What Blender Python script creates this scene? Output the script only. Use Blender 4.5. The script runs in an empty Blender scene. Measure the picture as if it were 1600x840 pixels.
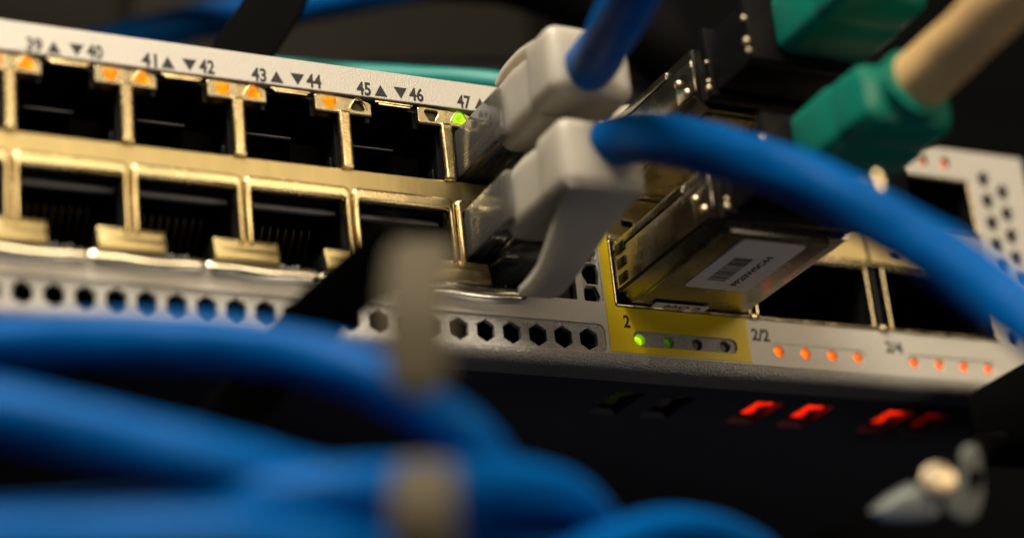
import bpy, bmesh, math, random
from mathutils import Vector, Matrix
random.seed(7)
S = 0.001                      # every number below is in millimetres
sc = bpy.context.scene
COL = sc.collection

# ------------------------------------------------------------------ camera
cam_d = bpy.data.cameras.new('camera')
cam = bpy.data.objects.new('camera', cam_d)
COL.objects.link(cam)
sc.camera = cam
CR = ((0.89567994, -0.43343655, -0.09944954), (0.0864702, 0.38911564, -0.91712154), (0.43621136, 0.81284795, 0.38600241))
CL = Vector((-56.2333, -222.6874, -93.6661))
m3 = Matrix((CR[0], [-a for a in CR[1]], [-a for a in CR[2]])).transposed()
cam.matrix_world = Matrix.Translation(CL * S) @ m3.to_4x4()
cam_d.sensor_width = 36.0
cam_d.lens = 3404.55 / 1600 * 36.0
cam_d.clip_start = 0.005
cam_d.clip_end = 20
cam_d.dof.use_dof = True
cam_d.dof.focus_distance = 0.277
cam_d.dof.aperture_fstop = 7.0

# ------------------------------------------------------------------ world, lamps, exposure
w = bpy.data.worlds.new('World')
sc.world = w
w.use_nodes = True
w.node_tree.nodes['Background'].inputs[0].default_value = (0.9, 0.85, 0.75, 1)
w.node_tree.nodes['Background'].inputs[1].default_value = 0.006

def area(name, loc, aim, sx, sy, power, color):
    l = bpy.data.lights.new(name, 'AREA')
    l.shape = 'RECTANGLE'; l.size = sx * S; l.size_y = sy * S
    l.energy = power; l.color = color
    o = bpy.data.objects.new(name, l); COL.objects.link(o)
    o.location = Vector(loc) * S
    o.rotation_euler = (Vector(aim) - Vector(loc)).to_track_quat('-Z', 'Y').to_euler()
    return o
area('ceiling_lamp', (-110, -200, 350), (40, -20, 5), 220, 100, 2.9, (1.0, 0.90, 0.74))
area('aisle_lamp', (90, -560, 210), (60, 0, 15), 820, 130, 2.35, (1.0, 0.80, 0.54))
area('low_bounce_lamp', (240, -380, -240), (80, -10, 10), 120, 120, 0.26, (1.0, 0.86, 0.74))

vs = sc.view_settings
vs.view_transform = 'Standard'
vs.look = 'None'
vs.gamma = 1.0
vs.exposure = 0.0
vs.use_curve_mapping = False
sc.cycles.max_bounces = 10
sc.cycles.transmission_bounces = 8
sc.cycles.caustics_reflective = False
sc.cycles.caustics_refractive = False
sc.cycles.sample_clamp_indirect = 6
sc.cycles.use_denoising = True

# ------------------------------------------------------------------ materials
def mat(name, color, rough=0.5, metal=0.0, bump=0.0, bscale=300, vary=0.0, vscale=60, spec=0.5, trans=0.0,
        emit=None, estr=0.0, sss=0.0, rvary=0.0, ior=1.45, stretch=None, coat=0.0):
    m = bpy.data.materials.new(name); m.use_nodes = True
    nt = m.node_tree; b = nt.nodes['Principled BSDF']; L = nt.links
    b.inputs['Base Color'].default_value = (*color, 1)
    b.inputs['Roughness'].default_value = rough
    b.inputs['Metallic'].default_value = metal
    b.inputs['Specular IOR Level'].default_value = spec
    b.inputs['IOR'].default_value = ior
    b.inputs['Transmission Weight'].default_value = trans
    b.inputs['Coat Weight'].default_value = coat
    if sss:
        b.inputs['Subsurface Weight'].default_value = sss
        b.inputs['Subsurface Radius'].default_value = (1, .9, .75)
        b.inputs['Subsurface Scale'].default_value = 0.004
    if emit:
        b.inputs['Emission Color'].default_value = (*emit, 1)
        b.inputs['Emission Strength'].default_value = estr
    tc = nt.nodes.new('ShaderNodeTexCoord')
    src = tc.outputs['Object']
    if stretch:
        mp = nt.nodes.new('ShaderNodeMapping'); mp.inputs['Scale'].default_value = stretch
        L.new(src, mp.inputs['Vector']); src = mp.outputs['Vector']
    def noise(scale, det=4):
        n = nt.nodes.new('ShaderNodeTexNoise'); n.inputs['Scale'].default_value = scale / S / 1000 * 1000
        n.inputs['Detail'].default_value = det; L.new(src, n.inputs['Vector']); return n
    if vary:
        n = noise(vscale)
        mx = nt.nodes.new('ShaderNodeMix'); mx.data_type = 'RGBA'
        mx.inputs[6].default_value = (*[c * (1 - vary) for c in color], 1)
        mx.inputs[7].default_value = (*[min(1, c * (1 + vary)) for c in color], 1)
        L.new(n.outputs['Fac'], mx.inputs[0]); L.new(mx.outputs[2], b.inputs['Base Color'])
    if rvary:
        n = noise(vscale * 1.7)
        mr = nt.nodes.new('ShaderNodeMapRange')
        mr.inputs[3].default_value = max(0.02, rough - rvary); mr.inputs[4].default_value = min(1, rough + rvary)
        L.new(n.outputs['Fac'], mr.inputs[0]); L.new(mr.outputs[0], b.inputs['Roughness'])
    if bump:
        n = noise(bscale, 3)
        bp = nt.nodes.new('ShaderNodeBump'); bp.inputs['Strength'].default_value = bump
        bp.inputs['Distance'].default_value = 0.00012 * (2.5 if bump > .9 else 1)
        L.new(n.outputs['Fac'], bp.inputs['Height']); L.new(bp.outputs['Normal'], b.inputs['Normal'])
    return m
# noise scales are given in cycles per mm
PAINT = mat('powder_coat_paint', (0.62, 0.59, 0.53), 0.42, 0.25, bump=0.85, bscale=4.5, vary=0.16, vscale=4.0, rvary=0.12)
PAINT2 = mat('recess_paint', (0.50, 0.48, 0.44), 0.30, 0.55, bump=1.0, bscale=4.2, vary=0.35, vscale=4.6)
STEEL = mat('nickel_plated_steel', (0.76, 0.62, 0.34), 0.24, 1.0, bump=0.12, bscale=2.5, vary=0.20, vscale=0.45, rvary=0.13)
LIPSTEEL_LIT = mat('lip_steel_highlight', (0.97, 0.89, 0.70), 0.20, 1.0, bump=0.12, bscale=1.5, vary=0.05, vscale=0.45, rvary=0.08)  # paler copy of the steel: the lip's highlight is put into the colour
BRUSH = mat('brushed_steel', (0.46, 0.37, 0.18), 0.36, 1.0, bump=0.12, bscale=3.0, vary=0.14, vscale=0.5, rvary=0.12, stretch=(1, 1, .15))
CAGE = mat('cage_metal', (0.58, 0.49, 0.30), 0.26, 1.0, bump=0.10, bscale=1.2, vary=0.12, vscale=0.4, rvary=0.1)
SHELL = mat('transceiver_metal', (0.34, 0.315, 0.265), 0.26, 1.0, bump=0.10, bscale=2.0, vary=0.15, vscale=0.25, rvary=0.10)
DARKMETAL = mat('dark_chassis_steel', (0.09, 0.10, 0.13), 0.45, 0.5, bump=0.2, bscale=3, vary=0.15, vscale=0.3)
BLACK = mat('black_plastic', (0.008, 0.008, 0.009), 0.38, bump=0.1, bscale=2, spec=0.28, vary=0.2, vscale=0.6)
MATTE = mat('black_fabric', (0.003, 0.003, 0.003), 0.9, bump=0.5, bscale=3, spec=0.05, vary=0.2, vscale=1)
GREYPL = mat('grey_plastic', (0.20, 0.20, 0.20), 0.5, vary=0.3, vscale=1.5)
PORTBLACK = mat('port_black_plastic', (0.004, 0.004, 0.0045), 0.45, bump=0.1, bscale=2, spec=0.16, vary=0.2, vscale=0.6)
GOLD = mat('gold_contact', (0.07, 0.044, 0.018), 0.5, 1.0, vary=0.1, vscale=1)
YELLOW = mat('yellow_label', (0.84, 0.61, 0.01), 0.45, bump=0.12, bscale=4, vary=0.07, vscale=0.8)
INK = mat('black_ink', (0.022, 0.022, 0.026), 0.6, bump=0.1, bscale=6, vary=0.3, vscale=3)
BLUE = mat('blue_cable_jacket', (0.0, 0.096, 0.37), 0.42, bump=0.15, bscale=0.8, vary=0.10, vscale=0.12, rvary=0.08, spec=0.08)
TEAL = mat('teal_plastic', (0.003, 0.18, 0.125), 0.36, bump=0.08, bscale=1, vary=0.1, vscale=0.2)
TEALC = mat('teal_cable_jacket', (0.015, 0.24, 0.22), 0.45, bump=0.1, bscale=1, vary=0.08, vscale=0.2)
BEIGE = mat('beige_cable_jacket', (0.68, 0.44, 0.19), 0.5, bump=0.6, bscale=0.5, vary=0.16, vscale=0.35)
BLKCABLE = mat('black_cable_jacket', (0.003, 0.003, 0.003), 0.6, bump=0.1, bscale=1, vary=0.1, vscale=0.3, spec=0.1)
BOOT = mat('milky_boot_plastic', (0.56, 0.515, 0.435), 0.38, bump=0.2, bscale=0.6, vary=0.12, vscale=0.25, sss=0.7, trans=0.2)
CLEAR = mat('clear_plastic', (0.93, 0.90, 0.82), 0.10, trans=0.92, bump=0.1, bscale=0.8, vary=0.04, vscale=0.2, ior=1.46)
PAPER = mat('white_label_paper', (0.80, 0.73, 0.66), 0.55, bump=0.1, bscale=3, vary=0.05, vscale=1)
STRAPG = mat('beige_grey_webbing', (0.095, 0.08, 0.053), 0.8, bump=0.5, bscale=1.5, vary=0.12, vscale=0.6, spec=0.2)
WALL = mat('rack_back_paint', (0.014, 0.0125, 0.0095), 0.7, bump=0.2, bscale=1, vary=0.12, vscale=0.03, spec=0.08)
SILVER = mat('silver_bracket', (0.40, 0.43, 0.41), 0.5, 0.6, bump=0.2, bscale=1, vary=0.1, vscale=0.3)
SCREW = mat('screw_metal', (0.85, 0.70, 0.48), 0.42, 1.0, vary=0.08, vscale=0.5)
def led(name, c, s, base=(.3, .2, .1)):
    m = mat(name, base, 0.5, emit=c, estr=s, vary=0.1, vscale=1, spec=0.15)
    if s > 0:                                  # the glowing chip inside is uneven
        nt = m.node_tree; b = nt.nodes['Principled BSDF']
        n = nt.nodes.new('ShaderNodeTexNoise'); n.inputs['Scale'].default_value = 900; n.inputs['Detail'].default_value = 2
        tc = nt.nodes.new('ShaderNodeTexCoord'); nt.links.new(tc.outputs['Object'], n.inputs['Vector'])
        mr = nt.nodes.new('ShaderNodeMapRange'); mr.inputs[1].default_value = .3; mr.inputs[2].default_value = .7
        mr.inputs[3].default_value = s * .6; mr.inputs[4].default_value = s * 1.5
        nt.links.new(n.outputs['Fac'], mr.inputs[0]); oi = nt.nodes.new('ShaderNodeObjectInfo'); m2 = nt.nodes.new('ShaderNodeMapRange')
        m2.inputs[3].default_value = .8; m2.inputs[4].default_value = 1.2
        mu = nt.nodes.new('ShaderNodeMath'); mu.operation = 'MULTIPLY'
        nt.links.new(oi.outputs['Random'], m2.inputs[0]); nt.links.new(m2.outputs[0], mu.inputs[0])
        nt.links.new(mr.outputs[0], mu.inputs[1]); nt.links.new(mu.outputs[0], b.inputs['Emission Strength'])
    return m
L_ORANGE = led('lit_orange_led', (1.0, 0.29, 0.003), 1.45, (.02, .01, .0))
L_RED = led('lit_red_orange_led', (1.0, 0.135, 0.004), 1.6, (.02, .005, .0))
L_GREEN = led('lit_green_led', (0.50, 1.0, 0.01), 1.1, (.02, .03, .0))
L_DGREEN = led('faint_green_led', (0.06, 0.16, 0.01), 0.35, (.06, .09, .04))
L_OFF = led('unlit_led', (0, 0, 0), 0.0, (0.06, 0.06, 0.035))
L_OFFG = led('unlit_grey_led', (0, 0, 0), 0.0, (0.22, 0.2, 0.18))
L_HOLE = led('red_led_glow', (1.0, 0.02, 0.002), 1.35, (.02, .0, .0))
L_DIMRED = led('dim_red_led_glow', (1.0, 0.02, 0.002), 0.12, (.02, .0, .0))
L_FAINT = led('faint_green_glow', (0.25, 0.4, 0.02), 0.012, (.02, .03, .01))

# ------------------------------------------------------------------ builders
ABS = {}
def link(o, parent=None, at=(0, 0, 0)):
    """link o with its own origin at the absolute point `at` (mm)"""
    COL.objects.link(o)
    at = Vector(at)
    if parent is not None:
        o.parent = parent
        o.location = (at - ABS[parent.name]) * S
    else:
        o.location = at * S
    ABS[o.name] = at
    return o
def tag(o, label=None, cat=None, group=None, kind=None):
    if label: o['label'] = label
    if cat: o['category'] = cat
    if group: o['group'] = group
    if kind: o['kind'] = kind
    return o
def thing(name, label, cat, at, group=None):
    o = bpy.data.objects.new(name, None); o.empty_display_size = 0.005
    link(o, None, at); return tag(o, label, cat, group)
def finish(me, material, smooth=True, ang=35):
    me.materials.clear(); me.materials.append(material)
    if smooth:
        me.shade_smooth()
        me.set_sharp_from_angle(angle=math.radians(ang))
    return me
def mesh(verts, faces, material, name='mesh', smooth=True, ang=35, origin=(0, 0, 0)):
    me = bpy.data.meshes.new(name)
    ox, oy, oz = origin
    me.from_pydata([((x - ox) * S, (y - oy) * S, (z - oz) * S) for x, y, z in verts], [], faces)
    me.update()
    bm = bmesh.new(); bm.from_mesh(me); bmesh.ops.recalc_face_normals(bm, faces=bm.faces); bm.to_mesh(me); bm.free()
    return finish(me, material, smooth, ang)
def obj(name, me, parent=None, at=(0, 0, 0)):
    return link(bpy.data.objects.new(name, me), parent, at)
def box_mesh(b, material, bev=0.15, seg=2):
    x0, x1, y0, y1, z0, z1 = b
    bm = bmesh.new(); bmesh.ops.create_cube(bm, size=1)
    for v in bm.verts:
        v.co = ((x0 + (v.co.x + .5) * (x1 - x0)) * S, (y0 + (v.co.y + .5) * (y1 - y0)) * S, (z0 + (v.co.z + .5) * (z1 - z0)) * S)
    if bev:
        bmesh.ops.bevel(bm, geom=list(bm.edges), offset=bev * S, segments=seg, profile=.5, affect='EDGES')
    me = bpy.data.meshes.new('box'); bm.to_mesh(me); bm.free()
    return finish(me, material)
def box(name, b, material, parent, bev=0.15, seg=2, at=(0, 0, 0)):
    return obj(name, box_mesh(b, material, bev, seg), parent, at)
def join(meshes, material):
    bm = bmesh.new()
    for m in meshes: bm.from_mesh(m)
    me = bpy.data.meshes.new('joined'); bm.to_mesh(me); bm.free()
    for m in meshes: bpy.data.meshes.remove(m)
    return finish(me, material)
def rect(x0, x1, z0, z1, r=0.0, n=4):
    if r <= 0: return [(x0, z0), (x1, z0), (x1, z1), (x0, z1)]
    out = []
    for cx, cz, a0 in ((x1 - r, z0 + r, -90), (x1 - r, z1 - r, 0), (x0 + r, z1 - r, 90), (x0 + r, z0 + r, 180)):
        for k in range(n + 1):
            a = math.radians(a0 + 90 * k / n); out.append((cx + r * math.cos(a), cz + r * math.sin(a)))
    return out
def ngon(cx, cz, r, n, rot=0.0, sx=1.0):
    return [(cx + sx * r * math.cos(math.radians(rot + 360 * k / n)), cz + r * math.sin(math.radians(rot + 360 * k / n))) for k in range(n)]
def rounded(poly, r, n=4):
    """round every corner of a convex or concave polygon"""
    out = []; N = len(poly)
    for i in range(N):
        p0, p, p1 = Vector(poly[i - 1]), Vector(poly[i]), Vector(poly[(i + 1) % N])
        a = (p0 - p); b = (p1 - p)
        d = min(r, a.length * .45, b.length * .45)
        A = p + a.normalized() * d; B = p + b.normalized() * d
        for k in range(n + 1):
            t = k / n
            q = A * (1 - t) ** 2 + p * 2 * t * (1 - t) + B * t * t
            out.append((q.x, q.y))
    return out
def plate_mesh(polys, y0, y1, material, bev=0.0, bres=1):
    """flat sheet in the x-z plane between depths y0 and y1, first polygon outer, the rest holes"""
    cu = bpy.data.curves.new('c', 'CURVE'); cu.dimensions = '2D'; cu.fill_mode = 'BOTH'
    T = abs(y1 - y0)
    bev = min(bev, T / 2 - 1e-4) if bev else 0
    cu.extrude = (T / 2 - bev) * S
    cu.bevel_depth = bev * S; cu.bevel_resolution = bres; cu.offset = -bev * S
    for pl in polys:
        sp = cu.splines.new('POLY'); sp.points.add(len(pl) - 1)
        for q, p in zip(sp.points, pl): q.co = (p[0] * S, p[1] * S, 0, 1)
        sp.use_cyclic_u = True
    o = bpy.data.objects.new('tmp', cu); COL.objects.link(o)
    bpy.context.view_layer.update()
    me = bpy.data.meshes.new_from_object(o.evaluated_get(bpy.context.evaluated_depsgraph_get()))
    bpy.data.objects.remove(o); bpy.data.curves.remove(cu)
    yc = (y0 + y1) / 2 * S
    for v in me.vertices:
        x, y, z = v.co; v.co = (x, yc - z, y)
    return finish(me, material, True, 30)
def plate(name, polys, y0, y1, material, parent, bev=0.0, bres=1, at=(0, 0, 0)):
    return obj(name, plate_mesh(polys, y0, y1, material, bev, bres), parent, at)
def spline(pts, n=10):
    pts = [Vector(p) for p in pts]
    P = [pts[0] * 2 - pts[1]] + pts + [pts[-1] * 2 - pts[-2]]
    out = []
    for i in range(1, len(P) - 2):
        a, b, c, d = P[i - 1:i + 3]
        for k in range(n):
            t = k / n
            out.append(.5 * ((2 * b) + (c - a) * t + (2 * a - 5 * b + 4 * c - d) * t * t + (3 * b - a - 3 * c + d) * t ** 3))
    out.append(pts[-1]); return out
def sweep(path, section, material, origin=(0, 0, 0), up=(0, 0, 1), scale=None, cap=True, ang=40, fixed=False):
    """section: list of (u, v); u along side = up x tangent, v along up"""
    V = []; F = []; n = len(section); up = Vector(up)
    T0 = (path[1] - path[0]).normalized()
    nrm = (up - T0 * up.dot(T0)).normalized()
    for i, p in enumerate(path):
        t = (path[min(i + 1, len(path) - 1)] - path[max(i - 1, 0)]).normalized()
        nrm = ((up if fixed else nrm) - t * (up if fixed else nrm).dot(t)).normalized()
        side = nrm.cross(t)
        su, sv = scale(i / (len(path) - 1)) if scale else (1, 1)
        for u, v in section: V.append(tuple(p + side * u * su + nrm * v * sv))
    for i in range(len(path) - 1):
        for k in range(n):
            F.append((i * n + k, i * n + (k + 1) % n, (i + 1) * n + (k + 1) % n, (i + 1) * n + k))
    if cap:
        F.append(tuple(range(n))); F.append(tuple((len(path) - 1) * n + k for k in range(n)))
    return mesh(V, F, material, origin=origin, ang=ang)
def circ(r, n=20): return [(r * math.cos(2 * math.pi * k / n), r * math.sin(2 * math.pi * k / n)) for k in range(n)]
def jacket(path, r, material, origin=(0, 0, 0), seed=0, N=28):
    """a round jacket whose surface faintly follows the twisted pairs inside"""
    V = []; F = []; dist = 0.0
    T0 = (path[1] - path[0]).normalized(); nrm = (Vector((0, 0, 1)) - T0 * T0.z).normalized()
    for i, p in enumerate(path):
        t = (path[min(i + 1, len(path) - 1)] - path[max(i - 1, 0)]).normalized()
        nrm = (nrm - t * nrm.dot(t)).normalized(); side = nrm.cross(t)
        if i: dist += (p - path[i - 1]).length
        for k in range(N):
            a = 2 * math.pi * k / N
            q = r * (1 + .022 * math.sin(4 * a + dist * .34 + seed) + .010 * math.sin(2 * a - dist * .9 + seed * 2) + .008 * math.sin(dist * .55 + seed))
            V.append(tuple(p + side * math.cos(a) * q + nrm * math.sin(a) * q))
    for i in range(len(path) - 1):
        F += [(i * N + k, i * N + (k + 1) % N, (i + 1) * N + (k + 1) % N, (i + 1) * N + k) for k in range(N)]
    F += [tuple(range(N)), tuple((len(path) - 1) * N + k for k in range(N))]
    return mesh(V, F, material, origin=origin, ang=60)
def run_on(pts, far=140):
    p = [Vector(q) for q in pts]
    a = p[0] + (p[0] - p[1]).normalized() * far; b = p[-1] + (p[-1] - p[-2]).normalized() * far
    return [tuple(a), tuple(p[0] + (p[0] - p[1]).normalized() * 20)] + [tuple(q) for q in p] + [tuple(p[-1] + (p[-1] - p[-2]).normalized() * 20), tuple(b)]
def cable(name, pts, r, material, parent=None, n=12):
    pts = run_on(pts)
    o0 = pts[0]
    me = jacket(spline(pts, n), r, material, o0, seed=pts[0][0])
    return obj(name, me, parent, o0)
def text(name, body, pos, h, wdt, material, parent, ux=(1, 0, 0), uz=(0, 0, 1), heavy=0.03):
    """body printed at pos (lower left corner), h mm high and wdt mm wide, as thin ink on the surface"""
    cu = bpy.data.curves.new('t', 'FONT'); cu.body = body; cu.size = 1.0; cu.resolution_u = 3
    cu.offset = heavy; cu.extrude = 0.004
    o = bpy.data.objects.new('tmp', cu); COL.objects.link(o)
    bpy.context.view_layer.update()
    me = bpy.data.meshes.new_from_object(o.evaluated_get(bpy.context.evaluated_depsgraph_get()))
    bpy.data.objects.remove(o); bpy.data.curves.remove(cu)
    xs = [v.co.x for v in me.vertices]; ys = [v.co.y for v in me.vertices]
    x0, x1, y0, y1 = min(xs), max(xs), min(ys), max(ys)
    ux, uz = Vector(ux), Vector(uz); un = ux.cross(uz)
    for v in me.vertices:
        a = (v.co.x - x0) / (x1 - x0) * wdt; b = (v.co.y - y0) / (y1 - y0) * h
        v.co = (ux * a + uz * b + un * (v.co.z * 3 + .012)) * S
    finish(me, material, False)
    return obj(name, me, parent, pos)
def dome_mesh(poly, y_base, bulge, material, rings=4):
    """a little bulging lens with the outline poly (x, z), front towards -y"""
    cx = sum(p[0] for p in poly) / len(poly); cz = sum(p[1] for p in poly) / len(poly); n = len(poly)
    V = [(x, y_base + 1.2, z) for x, z in poly]; F = []
    for k in range(rings):
        a = k / rings * math.pi / 2
        s = math.cos(a); y = y_base - bulge * math.sin(a)
        V += [(cx + (x - cx) * s, y, cz + (z - cz) * s) for x, z in poly]
    V.append((cx, y_base - bulge, cz))
    for r_ in range(rings):
        for k in range(n): F.append((r_ * n + k, r_ * n + (k + 1) % n, (r_ + 1) * n + (k + 1) % n, (r_ + 1) * n + k))
    for k in range(n): F.append((rings * n + k, rings * n + (k + 1) % n, len(V) - 1))
    return mesh(V, F, material)
def open_box_mesh(poly, y0, y1, material):
    """walls and back of a cavity with the outline poly, open at y0"""
    n = len(poly)
    V = [(x, y0, z) for x, z in poly] + [(x, y1, z) for x, z in poly]
    F = [(k, (k + 1) % n, n + (k + 1) % n, n + k) for k in range(n)] + [tuple(range(n, 2 * n))]
    return mesh(V, F, material, smooth=False)

P = 13.97
D = [i * P for i in range(-2, 6)]            # the dividers between the columns of ports; column i lies between D[i] and D[i+1]

# ================================================================== rack behind
wall = obj('rack_back_wall', join([box_mesh((-190, 39.8, 85, 88, -40, 190), WALL, .4), box_mesh((42.8, 118, 85, 88, -40, 190), WALL, .4),
                                   box_mesh((39.0, 43.6, 90, 92, -40, 190), WALL, 0)], WALL))
tag(wall, kind='structure')
tag(obj('dark_backdrop', box_mesh((118.5, 420, 84, 88, -80, 230), MATTE, .4)), kind='structure')  # added black sheet standing in for the empty darkness on the right

# ================================================================== the switch
SW = thing('network_switch', 'grey rack network switch with rows of black ports, printed port numbers and glowing orange lamps', 'network switch', (45, 0, 0))
X0, X1 = -60.0, 150.0
hexes = [ngon(75.4 - 2.1 - 3.6 * k, 3.55, 1.5, 6, 90, .93) for k in range(36)]
vents = []
for k in range(8):
    vents.append(ngon(142.35, 33.7 - 3.5 * k, 1.3, 6, 90, .95))
    vents.append(ngon(145.45, 31.95 - 3.5 * k, 1.3, 6, 90, .95))
holes = [rect(-28.6, 72.2, 8.75, 34.0, .3), rect(X0 + 1, 75.6, 1.72, 5.6, .9), rect(73.3, 76.05, 8.7, 31.0, .25),
         rect(77.6, 139.2, 8.2, 33.1, .4), rect(79.6, 95.2, 2.95, 5.05, 1.0, 6), rect(100.6, 115.8, 2.95, 4.95, .9, 6),
         rect(122.6, 137.8, 2.95, 4.95, .9, 6)]
top_leds = [(124.4, 35.5), (128.1, 35.55), (131.9, 35.6), (135.8, 35.65)]
holes += [ngon(x, z, .85, 16) for x, z in top_leds] + vents
bez = plate('front_bezel', [rect(X0, X1, 1.6, 38.0, .25)] + holes, 0, 1.2, PAINT, SW, .12)
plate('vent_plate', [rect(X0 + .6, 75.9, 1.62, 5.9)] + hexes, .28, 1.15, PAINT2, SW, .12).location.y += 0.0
sidehex = [ngon(74.6 + (0.25 if k % 2 else -.1), 9.6 + 3.0 * k, 1.62, 6, 0, .95) for k in range(8)]
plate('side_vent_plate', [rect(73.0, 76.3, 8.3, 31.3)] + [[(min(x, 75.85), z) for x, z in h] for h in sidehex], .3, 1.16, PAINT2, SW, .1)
# folded lower lip and bottom cover
prof = [(0.0, 1.58)] + [(1.6 - 1.6 * math.cos(math.radians(a)), 1.6 - 1.6 * math.sin(math.radians(a))) for a in range(10, 91, 10)] + [(5.0, 0), (5.0, .9)] + \
       [(1.6 - .7 * math.cos(math.radians(a)), 1.6 - .7 * math.sin(math.radians(a))) for a in range(90, -1, -15)]
V = []; F = []; n = len(prof)
for x in (X0, X1): V += [(x, y, z) for y, z in prof]
F = [(k, (k + 1) % n, n + (k + 1) % n, n + k) for k in range(n)] + [tuple(range(n)), tuple(range(n, 2 * n))]
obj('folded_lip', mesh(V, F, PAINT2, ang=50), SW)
wins = [83.5, 91.4, 105.1, 113.3, 126.8, 133.5]
wpolys = [rect(x - 2.1, x + 2.1, -17.0, -8.6, .2) for x in wins]
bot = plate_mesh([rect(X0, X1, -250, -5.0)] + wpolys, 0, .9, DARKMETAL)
for v in bot.vertices:                       # lay the sheet flat: (x, y, z) -> (x, -z, y)
    x, y, z = v.co; v.co = (x, -z, y + 0.02 * S)
obj('bottom_cover', bot, SW)
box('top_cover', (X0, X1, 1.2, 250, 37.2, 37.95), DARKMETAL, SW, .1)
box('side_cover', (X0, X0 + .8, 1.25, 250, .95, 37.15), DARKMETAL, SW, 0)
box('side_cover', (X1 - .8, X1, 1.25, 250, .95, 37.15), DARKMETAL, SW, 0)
box('inner_partition', (X0 + 1, X1 - 1, 66, 67, .95, 37.1), BLACK, SW, 0)
box('circuit_board', (X0 + 1, X1 - 1, 19, 60, 2.4, 3.4), BLACK, SW, 0)
for x, mtl in zip(wins, (L_FAINT, L_OFF, L_HOLE, L_HOLE, L_HOLE, L_DIMRED)):
    lp = obj('underside_lamp', join([box_mesh((x - .8, x + 2.0, 9.3, 11.6, .5, 2.45), mtl, .9, 5), box_mesh((x - 1.4, x + 1.5, 11.5, 12.9, .9, 2.45), mtl, .6, 4), box_mesh((x - 1.9, x + 1.0, 12.7, 15.0, .5, 2.5), mtl, .9, 5)], mtl), SW)
box('lamp_carrier', (76, 140, 7.5, 18.5, 2.55, 3.6), BLACK, SW, 0)

# ---- the ganged jacks
face_holes = []
for i in range(7):
    d = D[i]
    up = [(d + .95, 23.55), (d + 13.0, 23.55), (d + 13.0, 31.0), (d + 10.0, 31.0), (d + 10.0, 33.3), (d + 4.0, 33.3), (d + 4.0, 31.0), (d + .95, 31.0)]
    lo = [(d + .95, 12.1), (d + 4.0, 12.1), (d + 4.0, 9.2), (d + 10.0, 9.2), (d + 10.0, 12.1), (d + 13.0, 12.1), (d + 13.0, 19.0), (d + .95, 19.0)]
    face_holes += [up, lo]
plate('jack_housing', [rect(D[0] - 1, 71.9, 8.3, 34.3)] + face_holes, 1.25, 2.0, BLACK, SW)
plate('jack_band', [rect(D[0] - 1, 70.9, 20.4, 23.6, .1)], .2, 1.2, BRUSH, SW, .12)
# one shared mesh per kind of piece, placed column by column
up0 = [(x - D[0], z) for x, z in face_holes[0]]; lo0 = [(x - D[0], z) for x, z in face_holes[1]]
m_up = open_box_mesh(up0, 1.9, 15, PORTBLACK); m_lo = open_box_mesh(lo0, 1.9, 15, PORTBLACK)
m_ledge = box_mesh((3.2, 9.2, 6.0, 6.5, 30.0, 30.2), GREYPL, .05)
m_block = box_mesh((8.6, 12.4, 5.5, 14, 24.0, 29.2), MATTE, .3)
m_sill = box_mesh((1.2, 12.8, 2.1, 3.0, 18.0, 18.75), GREYPL, .15)
m_edge = box_mesh((12.55, 12.9, 2.1, 3.4, 24.2, 26.0), PORTBLACK, .1)
m_comb = join([box_mesh((4.2 + .62 * k, 4.55 + .62 * k, 2.4, 4.2, 9.3, 10.7 + .12 * (k % 3)), GREYPL, .06) for k in range(6)]
              + [box_mesh((8.1, 9.8, 2.6, 4.2, 9.3, 10.3), GREYPL, .08)], GREYPL)
pin_path = [Vector((0, 13.5, 18.2)), Vector((0, 10, 18.0)), Vector((0, 6.8, 17.6)), Vector((0, 5.6, 17.0)), Vector((0, 7.8, 14.6)), Vector((0, 10.6, 12.2)), Vector((0, 13, 11.0))]
m_pin = sweep(spline(pin_path, 4), circ(.16, 6), GOLD)
inv = lambda d: [(d + .12, 11.9), (d + .12, 20.85), (d + 13.85, 20.85), (d + 13.85, 11.9), (d + 13.05, 11.9), (d + 13.05, 19.1), (d + .92, 19.1), (d + .92, 11.9)]
def u_outline():
    o = [(.12, 11.6)]
    for a in (180, 150, 120, 90): o.append((.12 + .9 + .9 * math.cos(math.radians(a)), 20.85 - .9 + .9 * math.sin(math.radians(a))))
    for a in (90, 60, 30, 0): o.append((13.85 - .9 + .9 * math.cos(math.radians(a)), 20.85 - .9 + .9 * math.sin(math.radians(a))))
    o += [(13.85, 11.6), (13.02, 11.6)]
    for a in (0, 45, 90): o.append((13.02 - .35 + .35 * math.cos(math.radians(a)), 19.1 - .35 + .35 * math.sin(math.radians(a))))
    for a in (90, 135, 180): o.append((.95 + .35 + .35 * math.cos(math.radians(a)), 19.1 - .35 + .35 * math.sin(math.radians(a))))
    o.append((.95, 11.6)); return o
m_ridge = plate_mesh([u_outline()], -.75, .5, STEEL, .42, 3)
m_pillar = plate_mesh([rect(-.85, .85, 23.4, 31.6, .3)], -.55, .6, STEEL, .5, 3)
tri_dn = rounded([(-2.95, 33.15), (-.75, 33.15), (-1.5, 31.7), (-2.2, 31.7)], .6)
tri_up = rounded([(.95, 31.85), (3.05, 31.85), (2.35, 33.25), (1.65, 33.25)], .6)
m_bezel = plate_mesh([rounded([(-3.8, 31.25), (3.8, 31.25), (3.8, 33.0), (2.95, 33.35), (-3.0, 33.6), (-3.8, 33.45)], .3), tri_dn, tri_up], -.15, .7, CAGE, .14, 2)
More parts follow.
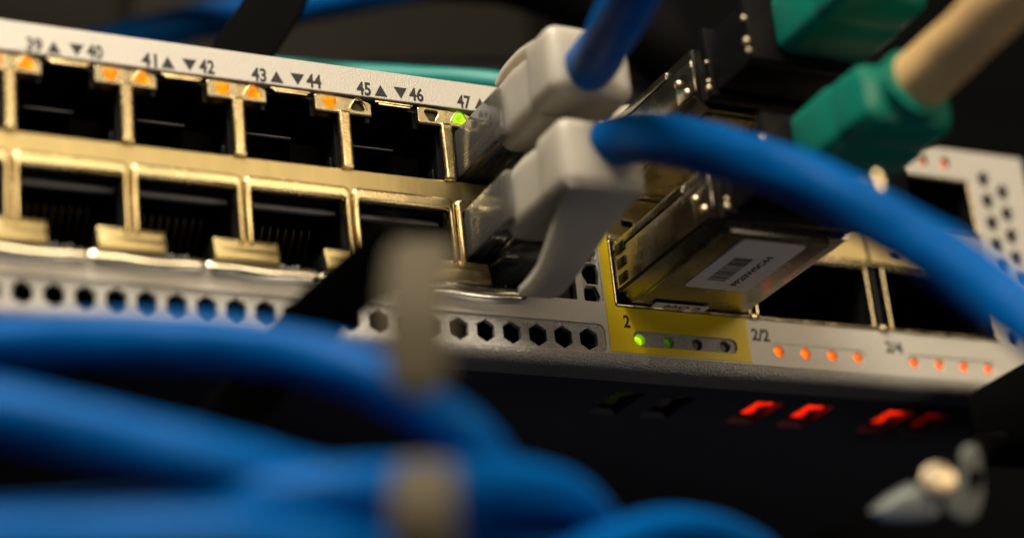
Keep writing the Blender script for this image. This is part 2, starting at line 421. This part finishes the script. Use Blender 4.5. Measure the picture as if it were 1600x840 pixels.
# raised hood above the upward lamp
hood = [Vector((.75, -.2, 31.9)), Vector((1.1, -.25, 32.6)), Vector((1.7, -.3, 33.35)), Vector((2.3, -.3, 33.35)), Vector((2.9, -.25, 32.6)), Vector((3.2, -.2, 31.95))]
m_hood = sweep(spline(hood, 5), circ(.07, 8), BRUSH, up=(0, -1, 0))
m_bezel_lip = box_mesh((-3.75, 3.75, -.3, .2, 30.95, 31.25), BLACK, .1)
sh = lambda poly, cx, cz, k: [(cx + (x - cx) * k, cz + (z - cz) * k) for x, z in poly]
ldn = sh(tri_dn, -1.85, 32.5, 1.08); lup = sh(tri_up, 2.0, 32.45, 1.08)
LM = {}
def led_mesh(shape, m):
    if (shape, m.name) not in LM: LM[(shape, m.name)] = dome_mesh(ldn if shape == 'v' else lup, -.17 if m.name != 'unlit_led' else .45, .38 if m.name != 'unlit_led' else .2, m)
    return LM[(shape, m.name)]
m_tab = join([box_mesh((-4.05, 4.05, -.35, .9, 10.9, 12.35), BRUSH, .25), box_mesh((-4.05, 4.05, -.75, .7, 9.3, 11.1), BRUSH, .3)], BRUSH)
lipn = 26
lip_path = [Vector((-5.15 + 13.8 * k / lipn, -.75 - .25 * math.sin(math.pi * k / lipn), 8.3 - .28 * math.sin(math.pi * min(1, max(0, (k / lipn - .25) / .6))))) for k in range(lipn + 1)]
m_lip = sweep(lip_path, [(u * .34 - v * .02, v * .78) for u, v in circ(1, 16)], LIPSTEEL_LIT, scale=lambda t: ((1, 1) if .03 < t < .97 else (.6, .6)))
m_clip = join([box_mesh((5.0, 9.4, .1, .5, 33.15, 33.6), STEEL, .1), box_mesh((4.6, 9.8, .3, .8, 33.62, 33.95), BLACK, .05)], STEEL)
for i in range(7):
    at = (D[i], 0, 0)
    up_p = obj('ethernet_port', m_up, SW, at); obj('latch_ledge', m_ledge, up_p, at); obj('side_block', m_block, up_p, at); obj('port_edge', m_edge, up_p, at)
    lo_p = obj('ethernet_port', m_lo, SW, at); obj('inner_sill', m_sill, lo_p, at); obj('contact_comb', m_comb, lo_p, at)
    for k in range(8):
        obj('contact_pin', m_pin, lo_p, (D[i] + 3.4 + 1.02 * k, 0, 0))
    obj('jack_shield', m_ridge, SW, at)
    obj('shield_clip', m_clip, SW, at)
colour = {0: (L_ORANGE, L_ORANGE), 1: (L_ORANGE, L_ORANGE), 2: (L_ORANGE, L_ORANGE), 3: (L_ORANGE, L_ORANGE), 4: (L_ORANGE, L_ORANGE), 5: (L_ORANGE, L_OFF), 6: (L_OFF, L_GREEN), 7: (L_OFF, L_OFF)}
for i in range(8):
    at = (D[i], 0, 0)
    obj('shield_pillar', m_pillar, SW, at)
    lb = obj('lamp_bezel', m_bezel, SW, at)
    obj('bezel_hood', m_hood, lb, at); obj('bezel_lip', m_bezel_lip, lb, at)
    a = obj('port_lamp', led_mesh('v', colour[i][0]), lb, at)
    b = obj('port_lamp', led_mesh('^', colour[i][1]), lb, at)
    names = {'lit_orange_led': 'lit orange lamp', 'lit_green_led': 'lit green lamp', 'unlit_led': 'unlit dark lamp'}
    a['label'] = names[colour[i][0].name] + ' pointing down'; b['label'] = names[colour[i][1].name] + ' pointing up'
    if i < 7:
        obj('shield_tab', m_tab, SW, at)
        obj('shield_lip', m_lip, SW, at)

# ---- printed numbers and arrows
tri_a = plate_mesh([[(-.88, -.82), (.88, -.82), (0, .82)]], -.028, -.012, INK)
tri_b = plate_mesh([[(-.92, .78), (.92, .78), (0, -.82)]], -.028, -.012, INK)
for i in range(7):
    d = D[i]; nn = 35 + 2 * i
    text('printed_number', str(nn), (d + 2.05, 0, 34.15), 1.95, 1.95, INK, SW)
    obj('printed_arrow', tri_a, SW, (d + 5.35, 0, 35.15)); obj('printed_arrow', tri_b, SW, (d + 8.1, 0, 35.2))
    text('printed_number', str(nn + 1), (d + 9.3, 0, 34.3), 1.95, 1.98, INK, SW)

# ---- yellow sticker round the first uplink port
slot = rect(79.6, 95.2, 2.95, 5.05, 1.0, 6)
plate('yellow_label', [[(76.15, 1.95), (97.15, 1.95), (97.15, 8.15), (77.5, 8.15), (77.5, 32.0), (76.15, 32.0)], slot], -.10, -.006, YELLOW, SW)
text('printed_number', '2', (78.45, -.10, 5.35), 1.75, .95, INK, SW)
text('printed_number', '2/2', (97.75, 0, 5.1), 1.75, 2.8, INK, SW)
text('printed_number', '2/4', (119.2, 0, 5.0), 1.75, 2.8, INK, SW)
# lamp rows under the uplink ports
m_statusled = {}
m_dark_liner = open_box_mesh(ngon(0, 0, .80, 18), .32, 2.0, PORTBLACK)  # added black liner: shade on the lamp hole's wall put into the colour
def status(x, z, m, label=None, y=.55, r=.64):
    if m.name not in m_statusled: m_statusled[m.name] = dome_mesh(ngon(0, 0, .76, 18), 1.25, .5, m)
    so = obj('dark_hole_liner', m_dark_liner, SW, (x, 0, z))
    o = obj('status_lamp', m_statusled[m.name], so, (x, 0, z))
    if label: o['label'] = label
rows = [(79.6, 95.2, [80.75, 85.0, 89.3, 93.5], 4.0), (100.6, 115.8, [101.8, 106.05, 110.3, 114.5], 3.95), (122.6, 137.8, [123.8, 128.0, 132.2, 136.45], 3.9)]
for j, (a, b, xs, z) in enumerate(rows):
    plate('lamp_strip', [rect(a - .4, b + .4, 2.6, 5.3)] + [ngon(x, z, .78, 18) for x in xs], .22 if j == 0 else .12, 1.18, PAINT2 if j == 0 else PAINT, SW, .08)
    for k, x in enumerate(xs):
        if j == 0: status(x, z, (L_GREEN, L_DGREEN, L_OFFG, L_OFFG)[k], ('bright green lamp', 'dim green lamp', 'unlit grey lamp', 'unlit grey lamp')[k])
        else: status(x, z, L_RED, 'glowing red orange lamp')
for x, z in top_leds: status(x, z, L_RED, 'glowing red lamp near the top edge')
obj('inner_lamp', box_mesh((67.9, 68.7, 6, 6.4, 4.3, 4.55), L_GREEN, 0), SW)

# ---- uplink cages
PORTS = [(77.95, 97.75), (99.4, 117.7), (121.0, 138.75)]
ROWS = [(8.65, 17.2), (24.5, 32.6)]
for (z0, z1) in ROWS:
    for (x0, x1) in PORTS:
        cg = obj('uplink_cage', plate_mesh([rect(x0 - .42, x1 + .42, z0 - .38, z1 + .38, .45), rect(x0, x1, z0, z1, .2)], -.25, .9, CAGE, .18, 2), SW)
        obj('cage_cavity', open_box_mesh(rect(x0, x1, z0, z1), .9, 55, BLACK), cg)
        obj('cage_spring', join([box_mesh((x0 + 2.2 + 4.4 * k, x0 + 5.2 + 4.4 * k, -.3, .3, z0 - .40, z0 - .26), CAGE, .05) for k in range(3)], CAGE), cg)
mh = []
for (x0, x1) in PORTS:
    for k in range(3): mh.append(rect(x0 + 2.4 + 5 * k, x0 + 4.2 + 5 * k, 19.9, 20.8, .3))
plate('cage_middle_strip', [rect(77.8, 139.0, 17.7, 24.0, .2)] + mh, .35, 1.0, BRUSH, SW, .1)
box('cage_middle_flange', (77.8, 139.0, -.2, .3, 17.62, 18.5), CAGE, SW, .15)
for x in (98.55, 119.35):
    box('cage_seam', (x - .25, x + .25, .3, 1.0, 8.3, 33.0), BLACK, SW, 0)
    for z in (8.2, 24.1):
        box('cage_rivet', (x - .8, x + .8, -.55, .4, z - .2, z + .75), CAGE, SW, .35, 3)
box('cage_backing', (77.7, 139.1, 1.3, 1.6, 17.3, 24.4), BLACK, SW, 0)

# ================================================================== optical transceivers
def transceiver(z0, label, lower):
    zc = z0 + 4.1
    T = thing('optical_transceiver', label, 'transceiver', (87.9, -12, z0), 'optical transceivers in the uplink ports')
    x0, x1, zt = 78.15, 97.6, z0 + 8.1
    yf = -24.5
    # shell with chamfered lower edges, cross-section swept along y
    sec = rounded([(x0 + 1.5, z0), (x1 - .5, z0), (x1, z0 + .6), (x1, zt), (x0, zt), (x0, z0 + 1.3)], .25)
    n = len(sec)
    V = [(x, 50, z) for x, z in sec] + [(x, yf, z) for x, z in sec]
    F = [(k, (k + 1) % n, n + (k + 1) % n, n + k) for k in range(n)] + [tuple(range(n)), tuple(range(n, 2 * n))]
    obj('shell', mesh(V, F, SHELL), T)
    # raised side plates leave two dark seams between them
    for k, (a, b, ye) in enumerate(((1.55, 6.6, -20.3), (6.95, 8.05, -17.5))):
        obj('side_plate', box_mesh((x0 - .22, x0 + .1, yf + .2 if k == 0 else -18.5, -.4, z0 + a, z0 + b), SHELL, .08), T)
    for za, zb2 in ((1.2, 1.55), (6.6, 6.95)):
        obj('side_seam', box_mesh((x0 - .06, x0 + .1, yf + .3, -.3, z0 + za, z0 + zb2), BLACK, 0), T)
    obj('side_bracket', join([box_mesh((x0 - .55, x0, -25.2, -20.8, z0 + 1.9, z0 + 5.4), SHELL, .2)], SHELL), T)
    rv = [(x0 - .55, math.cos(a) * .62, math.sin(a) * .62) for a in [k * math.pi / 6 for k in range(12)]]
    for yy, zz in ((-23.2, z0 + 2.6), (-21.6, z0 + 4.6)):
        V = [(x0 - .5, yy + a, zz + b) for _, a, b in rv] + [(x0 - .85, yy + a * .75, zz + b * .75) for _, a, b in rv] + [(x0 - .95, yy, zz)]
        F = [(k, (k + 1) % 12, 12 + (k + 1) % 12, 12 + k) for k in range(12)] + [(12 + k, 12 + (k + 1) % 12, 24) for k in range(12)]
        obj('rivet', mesh(V, F, SCREW, ang=60), T)
    for yy in (-3, -6.2): pass
    for k in range(3):
        obj('ground_finger', box_mesh((x0 - .34, x0 - .1, -3.4, -1.2, z0 + 1.9 + 2.1 * k, z0 + 3.2 + 2.1 * k), BLACK, .1), T)
    obj('bottom_plate', plate_flat([rect(x0 + 1.8, x1 - 2.2, -23.6, -3.4, 1.0)], z0 - .28, z0 + .1, SHELL), T)
    # black rear end with ribs and a pull tab
    re = obj('rear_housing', box_mesh((x0 + .5, x1 - .5, -36.5, yf, z0 + .4, zt + .4), PORTBLACK, .5), T)
    obj('rear_flange', box_mesh((x0 - .2, x1 + .2, -28.2, -26.6, z0 - .2, zt + 1.2), PORTBLACK, .35), T)
    obj('rear_flange', box_mesh((x0 - .1, x1 + .1, -37.2, -35.6, z0 + .2, zt + .9), PORTBLACK, .35), T)
    for yy, zz, r_ in ((-36.9, 1.3, .30), (-36.8, 2.6, .42), (-36.9, 5.6, .34), (-27.7, 1.0, .40), (-27.8, 1.9, .28), (-28.0, 4.4, .24)):
        obj('edge_glint', box_mesh((x0 - .2 - r_, x0 + .1, yy - r_, yy + r_, z0 + zz - r_, z0 + zz + r_), SCREW, r_ * .8, 3), T)  # added bright beads stand in for glints along the housing edges
    if lower:
        wire = obj('glint_wire', sweep(spline([(82.6, -35.5, 8.6), (82.6, -42, 7.2), (82.0, -48, 4.4), (81.6, -51.2, 2.2)], 6), circ(.3, 10), SCREW), T)
        obj('glint_tip', box_mesh((80.7, 82.2, -52.4, -50.8, .2, 3.5), STEEL, .7, 4), wire)  # tip and its wire are added to give a golden glint
    return T, x0, x1, zt
def plate_flat(polys, z0, z1, material, bev=.08):
    """sheet lying in the x-y plane"""
    me = plate_mesh([[(x, -y) for x, y in p] for p in polys], -z1, -z0, material, bev)
    for v in me.vertices:
        x, y, z = v.co; v.co = (x, -z, -y)
    me.flip_normals() if False else None
    bm = bmesh.new(); bm.from_mesh(me); bmesh.ops.recalc_face_normals(bm, faces=bm.faces); bm.to_mesh(me); bm.free()
    return me
T1, tx0, tx1, tz = transceiver(8.75, 'metal transceiver module in the lower port with a white barcode sticker underneath', True)
T2, _, _, _ = transceiver(24.45, 'dark metal transceiver module in the upper port behind the boot of the upper blue cable', False)
zb = 8.75 - .28
lab = obj('barcode_label', plate_flat([rect(83.3, 92.6, -22.2, -7.6, .7)], zb - .09, zb - .005, PAPER, .02), T1)
random.seed(3)
bars = []; y = -19.0
bx = 85.0
while bx < 89.6:
    wd = random.choice((.12, .18, .28))
    bars.append(box_mesh((84.6, 87.6, 0, 0, zb - .11, zb - .085), INK, 0)) if False else None
    bx += wd + random.choice((.1, .16, .22))
yy = -17.2
while yy < -10.2:
    wd = random.choice((.16, .26, .4))
    bars.append(box_mesh((85.2, 87.9, yy, yy + wd, zb - .115, zb - .092), INK, 0)); yy += wd + random.choice((.14, .22, .3))
obj('barcode', join(bars, INK), lab)
text('printed_code', 'FF20W0C44', (90.2, -9.2, zb - .095), 1.0, 9.2, INK, lab, ux=(0, -1, 0), uz=(-1, 0, 0))
tg = obj('front_tag', plate_flat([rect(82.6, 90.6, -1.9, -.35, .1)], 8.75 - .34, 8.75 - .285, PAPER, .01), T1)
text('printed_code', 'E Q66', (89.6, -.5, 8.75 - .35), 1.1, 5.4, INK, tg, ux=(-1, 0, 0), uz=(0, -1, 0))

# ================================================================== fibre cables with teal connectors
def fibre(z0, label, path, lower):
    T = thing('fibre_cable', label, 'fibre cable', (87.8, -44, z0), 'fibre cables with teal connectors')
    x0, x1 = 81.4, 94.3
    sec = lambda a: rounded([(x0 + a, z0 + a), (x1 - a, z0 + a), (x1 - a, z0 + 8.0 - a), (x0 + a, z0 + 8.0 - a)], 1.9, 6)
    def loft(rings, m):
        V = []; n = len(rings[0][1])
        for yv, s in rings: V += [(x, yv, z) for x, z in s]
        F = []
        for r in range(len(rings) - 1):
            F += [(r * n + k, r * n + (k + 1) % n, (r + 1) * n + (k + 1) % n, (r + 1) * n + k) for k in range(n)]
        F += [tuple(range(n)), tuple((len(rings) - 1) * n + k for k in range(n))]
        return mesh(V, F, m, ang=30)
    obj('connector_body', loft([(-30, sec(.7)), (-44.5, sec(.5)), (-46, sec(.2)), (-50.4, sec(.25)), (-51.4, sec(.7)), (-51.9, sec(1.5))], TEAL), T)
    obj('slide_sleeve', loft([(-37.4, sec(.45)), (-38.0, sec(.1)), (-44.6, sec(.0)), (-45.6, sec(.25))], TEAL), T)
    obj('key_ridge', box_mesh((85.2, 90.4, -44.8, -36.5, z0 + 7.9, z0 + 10.4), TEAL, .9, 4), T)
    ring = [Vector((88, -51.0, z0 + 4.6)), Vector((88.1, -53.2, z0 + 4.9))]
    obj('strain_relief', sweep(ring, circ(4.3, 28), TEAL, up=(0, 0, 1), ang=30), T)
    pth = spline(path, 10)
    obj('jacket', jacket(pth, 3.4, BEIGE, seed=2), T)
fibre(9.6, 'beige fibre cable with a teal connector in the lower transceiver', [(88, -44, 14.0), (88.2, -50, 14.4), (88.8, -55, 15.2), (89.3, -61, 16.0), (89.8, -68, 17.2), (91, -78, 19), (93, -92, 22), (97, -118, 34), (101, -136, 75), (104, -142, 170)], True)
fibre(25.4, 'fibre cable whose teal connector sits in the upper transceiver at the top edge', [(88, -44, 29.6), (88.2, -52, 30.0), (88.8, -60, 31.6), (89.3, -70, 35), (89.6, -82, 44), (90, -92, 70), (91, -96, 160)], False)

# ================================================================== patch cables in ports 47 and 48
def patch(s, zc, label, path, guard):
    xc = 62.95
    T = thing('patch_cable', label, 'network cable', (xc, -22, zc), 'blue patch cables plugged in')
    def tf(me):
        if s < 0:
            for v in me.vertices: v.co = (2 * xc * S - v.co.x, v.co.y, 2 * zc * S - v.co.z)
        return me
    def b(x0, x1, y0, y1, z0, z1, m, bev=.3, seg=3): return tf(box_mesh((xc + x0, xc + x1, y0, y1, zc + z0, zc + z1), m, bev, seg))
    pl = obj('plug', tf(join([box_mesh((xc - 5.8, xc + 5.8, -12.5, 7, zc - 3.9, zc + 2.7), CLEAR, .35), box_mesh((xc - 3.0, xc + 3.0, -9, 6, zc + 2.72, zc + 4.1), CLEAR, .3)], CLEAR)), T)
    cols = [BEIGE, BLUE, STRAPG, TEAL, PAPER, BLUE, BEIGE, BLACK]
    for k in range(8):
        x = xc - 3.6 + 1.03 * k
        me = sweep([Vector((x, 4, zc - 1.4)), Vector((x, -4, zc - 1.3)), Vector((xc + (x - xc) * .7, -11, zc - .2))], circ(.46, 8), cols[k])
        obj('wire', tf(me), pl)
    sec = rounded([(-5.1, -3.2), (-3.9, -4.7), (3.9, -4.7), (5.1, -3.2), (5.1, 3.0), (4.0, 4.2), (-4.0, 4.2), (-5.1, 3.0)], .8, 3)
    rings = [(-9.6, .93), (-10.0, 1.0), (-15, 1.04), (-19.5, .97)]
    n = len(sec); V = []; F = []
    for yv, k in rings: V += [(xc + x * k, yv, zc + z * k) for x, z in sec]
    for r in range(3): F += [(r * n + k, r * n + (k + 1) % n, (r + 1) * n + (k + 1) % n, (r + 1) * n + k) for k in range(n)]
    F += [tuple(range(n)), tuple(3 * n + k for k in range(n))]
    bt = obj('boot', tf(mesh(V, F, BOOT, ang=40)), T)
    # collar: rounded block round the cable
    obj('boot_collar', b(-5.6, 5.6, -26.4, -19.0, -4.6, 4.6, BOOT, 1.7, 5), bt)
    # tapered guard over the latch
    gp = spline([(xc, y, zc + z) for y, z in guard], 8)
    gs = rounded([(-5.2, -.7), (5.2, -.7), (5.2, .7), (-5.2, .7)], .55, 3)
    obj('latch_guard', tf(sweep(gp, gs, BOOT, scale=lambda t: ((1.0 - (.30 if s > 0 else .48) * min(1, t * 1.6) ** .8) * (1 if t < .93 else .85), 1.2 - .5 * t), ang=60)), bt)
    obj('jacket', jacket(spline(path, 12), 3.0, BLUE, seed=s), T)
patch(1, 28.0, 'upper blue patch cable with milky boot in port 47, rising out of the picture', [(62.9, -18, 28.0), (62.7, -23, 27.3), (61.4, -30, 26.2), (58.5, -40, 24.8), (55.2, -51, 23.8), (51, -63, 24.5), (47, -76, 29), (44, -86, 50), (42, -92, 90), (40, -95, 170)],
      [(-24.5, 2.6), (-22, 3.8), (-18.5, 5.2), (-14, 6.3), (-10, 6.2), (-7.2, 4.9)])
patch(-1, 15.6, 'lower blue patch cable with milky boot and hanging latch guard, arching down to the right', [(63.0, -17, 16.6), (63.6, -23, 17.4), (65.0, -29, 16.4), (66.3, -36, 12.8), (69.0, -43.8, 7.4), (71.6, -51.2, 1.7), (73.9, -57.9, -4.9), (75.4, -65.1, -12.1), (76.4, -71.9, -19.5), (76.9, -79.2, -28.2), (76.5, -87, -40), (75, -93, -56), (70, -98, -100), (66, -98, -190)],
      [(-25.6, 3.6), (-22, 4.8), (-17.5, 6.6), (-12.5, 8.6), (-8.5, 9.4), (-5.8, 9.3)])

# ================================================================== loose cables in front
G = 'loose blue cables hanging below the switch'
tag(cable('blue_cable', [(-21.9, -16.7, -11.8), (-15.5, -22.0, -13.1), (-11.5, -26.2, -14.0), (-5.2, -30.4, -14.8), (2.2, -35.1, -15.9), (10.2, -39.8, -17.6), (16.1, -44.3, -20.0), (21.1, -48.9, -23.6), (25.8, -51.9, -27.9), (29.2, -52.3, -30.9), (33.0, -49.3, -33.8), (36.8, -43.4, -37.5), (39.0, -38.0, -41.0)], 2.6, BLUE),
    'blurred blue cable across the hexagon vents that bends down behind the grey strap', 'network cable', G)
tag(cable('blue_cable', [(-23.9, -29.1, -19.9), (-19.3, -35.1, -22.7), (-14.9, -41.0, -25.6), (-9.2, -45.2, -28.3), (-2.3, -48.8, -31.1), (4.3, -51.2, -33.5), (11.1, -51.7, -35.1), (17.9, -51.0, -36.3), (27.8, -48.4, -37.4)], 2.75, BLUE),
    'blurred blue cable slanting down from the left edge below the first one', 'network cable', G)
tag(cable('blue_cable', [(-17.8, -28.4, -33.1), (-14.1, -32.4, -34.2), (-5.4, -38.8, -35.7), (3.5, -47.9, -37.1), (8.7, -53.0, -37.4), (15.1, -56.5, -37.2), (23.6, -56.6, -36.3), (32.3, -53.3, -34.9), (39.4, -49.8, -34.7), (44.7, -45.8, -36.1), (48.5, -41.2, -39.7), (50.4, -38.1, -43.3)], 2.5, BLUE),
    'blurred blue cable that humps over to the right of the lower grey strap end', 'network cable', G)
tag(cable('blue_cable', [(-21.2, -45.5, -40.0), (-17.9, -49.3, -41.0), (-9.4, -53.4, -41.9), (-2.4, -56.9, -42.5), (3.7, -59.8, -43.2), (10.1, -60.4, -44.0), (17.5, -58.9, -45.2)], 2.75, BLUE),
    'blurred blue cable along the bottom edge in the left corner, lowest of all', 'network cable', G)
tag(cable('blue_cable', [(24.4, -53.4, -48.9), (29.5, -55.0, -46.4), (34.8, -55.4, -43.6), (42.1, -52.4, -40.0), (50.2, -48.4, -36.9), (57.8, -45.6, -36.0), (65.3, -41.9, -36.6), (70.7, -38.8, -38.9)], 1.85, BLUE),
    'slimmer blurred blue cable at the bottom edge that trails farthest right towards the screw', 'network cable', G)

# ================================================================== straps
def slab(name, pts, wdt, th, material, label, cat, up, group=None):
    sec = rounded([(-wdt / 2, -th / 2), (wdt / 2, -th / 2), (wdt / 2, th / 2), (-wdt / 2, th / 2)], th * .35, 3)
    p = spline(pts, 8)
    def taper(t):
        L = 0.10
        e = min(1.0, min(t, 1 - t) / L) if L else 1
        return (math.sqrt(max(0.02, 1 - (1 - e) ** 2)), 1)
    o = obj(name, sweep(p, sec, material, origin=pts[0], up=up, scale=taper, ang=50, fixed=True), None, pts[0])
    return tag(o, label, cat, group)
view = (-.436, -.813, -.386)
slab('grey_strap_end', [(26.3, -52.4, -11.8), (20.2, -63.5, -18.0), (18.5, -65.9, -21.3), (17.5, -67.0, -25.7), (17.5, -66.3, -32.2)], 5.6, 2.2, STRAPG, 'blurred beige grey strap end hanging upright in front of the ports', 'strap', view, 'beige grey strap ends')
slab('grey_strap_end', [(17.3, -66.7, -38.9), (16.5, -68.0, -40.5), (15.8, -68.9, -43.0), (16.1, -67.7, -45.9), (17.2, -64.7, -48.2)], 5.4, 2.4, STRAPG, 'blurred beige grey strap end among the blue cables at the bottom edge', 'strap', view, 'beige grey strap ends')
slab('black_strap', [(32.5, -35.9, -1.8), (31.5, -31.2, -2.8), (28.1, -22.0, -5.4), (25.9, -13.5, -7.9), (23.3, -6.6, -11.6), (20.0, -0.2, -16.3)], 6.3, 1.6, MATTE, 'black strap crossing diagonally behind the upright grey strap end', 'strap', view)
slab('black_strap', [(46, 20, 68), (42.4, 20.8, 59.3), (37.4, 22.5, 51.0), (33, 24, 43), (30, 25, 39)], 7.9, 1.2, MATTE, 'straight black strap leaning above the top edge of the switch', 'strap', view)

# ================================================================== cables behind
tag(cable('blue_cable', [(20, 80, 76), (32.2, 72.7, 78.1), (39.3, 68.3, 79.4), (47.9, 65.2, 81.3), (58.8, 62.2, 83.1), (71.3, 57.0, 85.3), (85.2, 52.1, 87.4), (110, 46, 92)], 2.9, BLUE),
    'blurred blue cable running behind the leaning black strap above the switch', 'network cable')
tag(cable('teal_cable', [(28, 52, 62.5), (37.4, 42.6, 59.5), (45.3, 35.1, 56.6), (56.3, 26.4, 52.5), (70.9, 13.9, 46.8), (79.0, 9.2, 42.6), (84, 14, 39.7), (92, 40, 39.7)], 1.6, TEALC),
    'thin teal fibre cable lying along the top edge of the switch', 'fibre cable')
tag(cable('black_cable', [(50, 62, 48), (59.7, 54.5, 57.5), (63.9, 50.4, 61.0), (70.7, 48.2, 62.6), (79.6, 44.1, 61.7), (87.7, 38.6, 59.9), (95.9, 33.9, 57.5), (103.2, 29.5, 52.2), (113, 32, 48), (126, 42, 47), (140, 54, 48)], 5.5, BLKCABLE),
    'thick black cable arching over the teal cable behind the white boot', 'power cable', 'black cables behind the switch')
tag(cable('black_cable', [(58, 42, 84), (67.2, 38.2, 81.6), (76.1, 34.5, 79.3), (84.2, 29.5, 76.5), (92.2, 24.9, 71.9), (99.7, 22.2, 66.5), (110, 24, 60), (123, 34, 56), (138, 48, 56)], 6.0, BLKCABLE),
    'thick black cable at the top edge, above the other black cable', 'power cable', 'black cables behind the switch')

# ================================================================== black arm, bracket and screw on the right
ARM = thing('cable_arm', 'black cable management arm at the right edge with a silver bracket and screw below', 'cable arm', (136, -10, -10))
box('arm_bar', (130.6, 150, -90, -.9, -11, -.6), MATTE, ARM, .5)
obj('arm_rod', sweep([Vector((91, -46, -29.5)), Vector((107, -30, -19)), Vector((133, -4, -8))], circ(1.2, 12), MATTE), ARM)
def lump(pts, th, material):
    pts = spline(pts + [pts[0]], 5)[:-1]
    c = sum(pts, Vector()) / len(pts); back = Vector((.43, .81, .38)); n = len(pts); V = []; F = []
    for k, d_ in ((.72, 0), (.93, .3), (1, .8), (1, th)): V += [tuple(c + (p - c) * k + back * d_) for p in pts]
    for q in range(3): F += [(q * n + j, q * n + (j + 1) % n, (q + 1) * n + (j + 1) % n, (q + 1) * n + j) for j in range(n)]
    F += [tuple(range(n)), tuple(3 * n + j for j in range(n))]
    return mesh(V, F, material, ang=60)
br = obj('bracket', lump([Vector(p) for p in [(80.9, -41.4, -31.9), (82.2, -42.6, -30.8), (84.5, -44.4, -29.7), (85.3, -45.6, -30.6), (86.1, -46.3, -32.6), (85.4, -45.4, -33.8), (82.1, -41.6, -32.9)]], 2.0, SILVER), ARM)
obj('bracket_wing', lump([Vector(p) for p in [(88.1, -45.8, -33.4), (86.7, -46.6, -32.6), (88.4, -47.7, -29.7), (89.2, -48.2, -27.0), (93.1, -46.0, -25.7), (94.7, -43.9, -29.3), (93.8, -43.3, -32.2), (90.6, -44.6, -33.7)]], 2.0, SILVER), br)
N = 24; hd = Vector((-.45, -.78, .12)).normalized(); hu = hd.cross(Vector((0, 0, 1))).normalized(); hv = hu.cross(hd)
V = []; F = []
prof = [(1.2, -4.0), (1.2, -.6), (1.85, -.6), (1.85, .3), (1.7, .62), (1.1, .85), (.5, .93)]
for r, d_ in prof: V += [tuple(Vector((85.0, -48.1, -30.4)) + hd * d_ + hu * r * math.cos(2 * math.pi * k / N) + hv * r * math.sin(2 * math.pi * k / N)) for k in range(N)]
for q in range(len(prof) - 1): F += [(q * N + j, q * N + (j + 1) % N, (q + 1) * N + (j + 1) % N, (q + 1) * N + j) for j in range(N)]
F.append(tuple((len(prof) - 1) * N + j for j in range(N)))
obj('screw', mesh(V, F, SCREW), br)
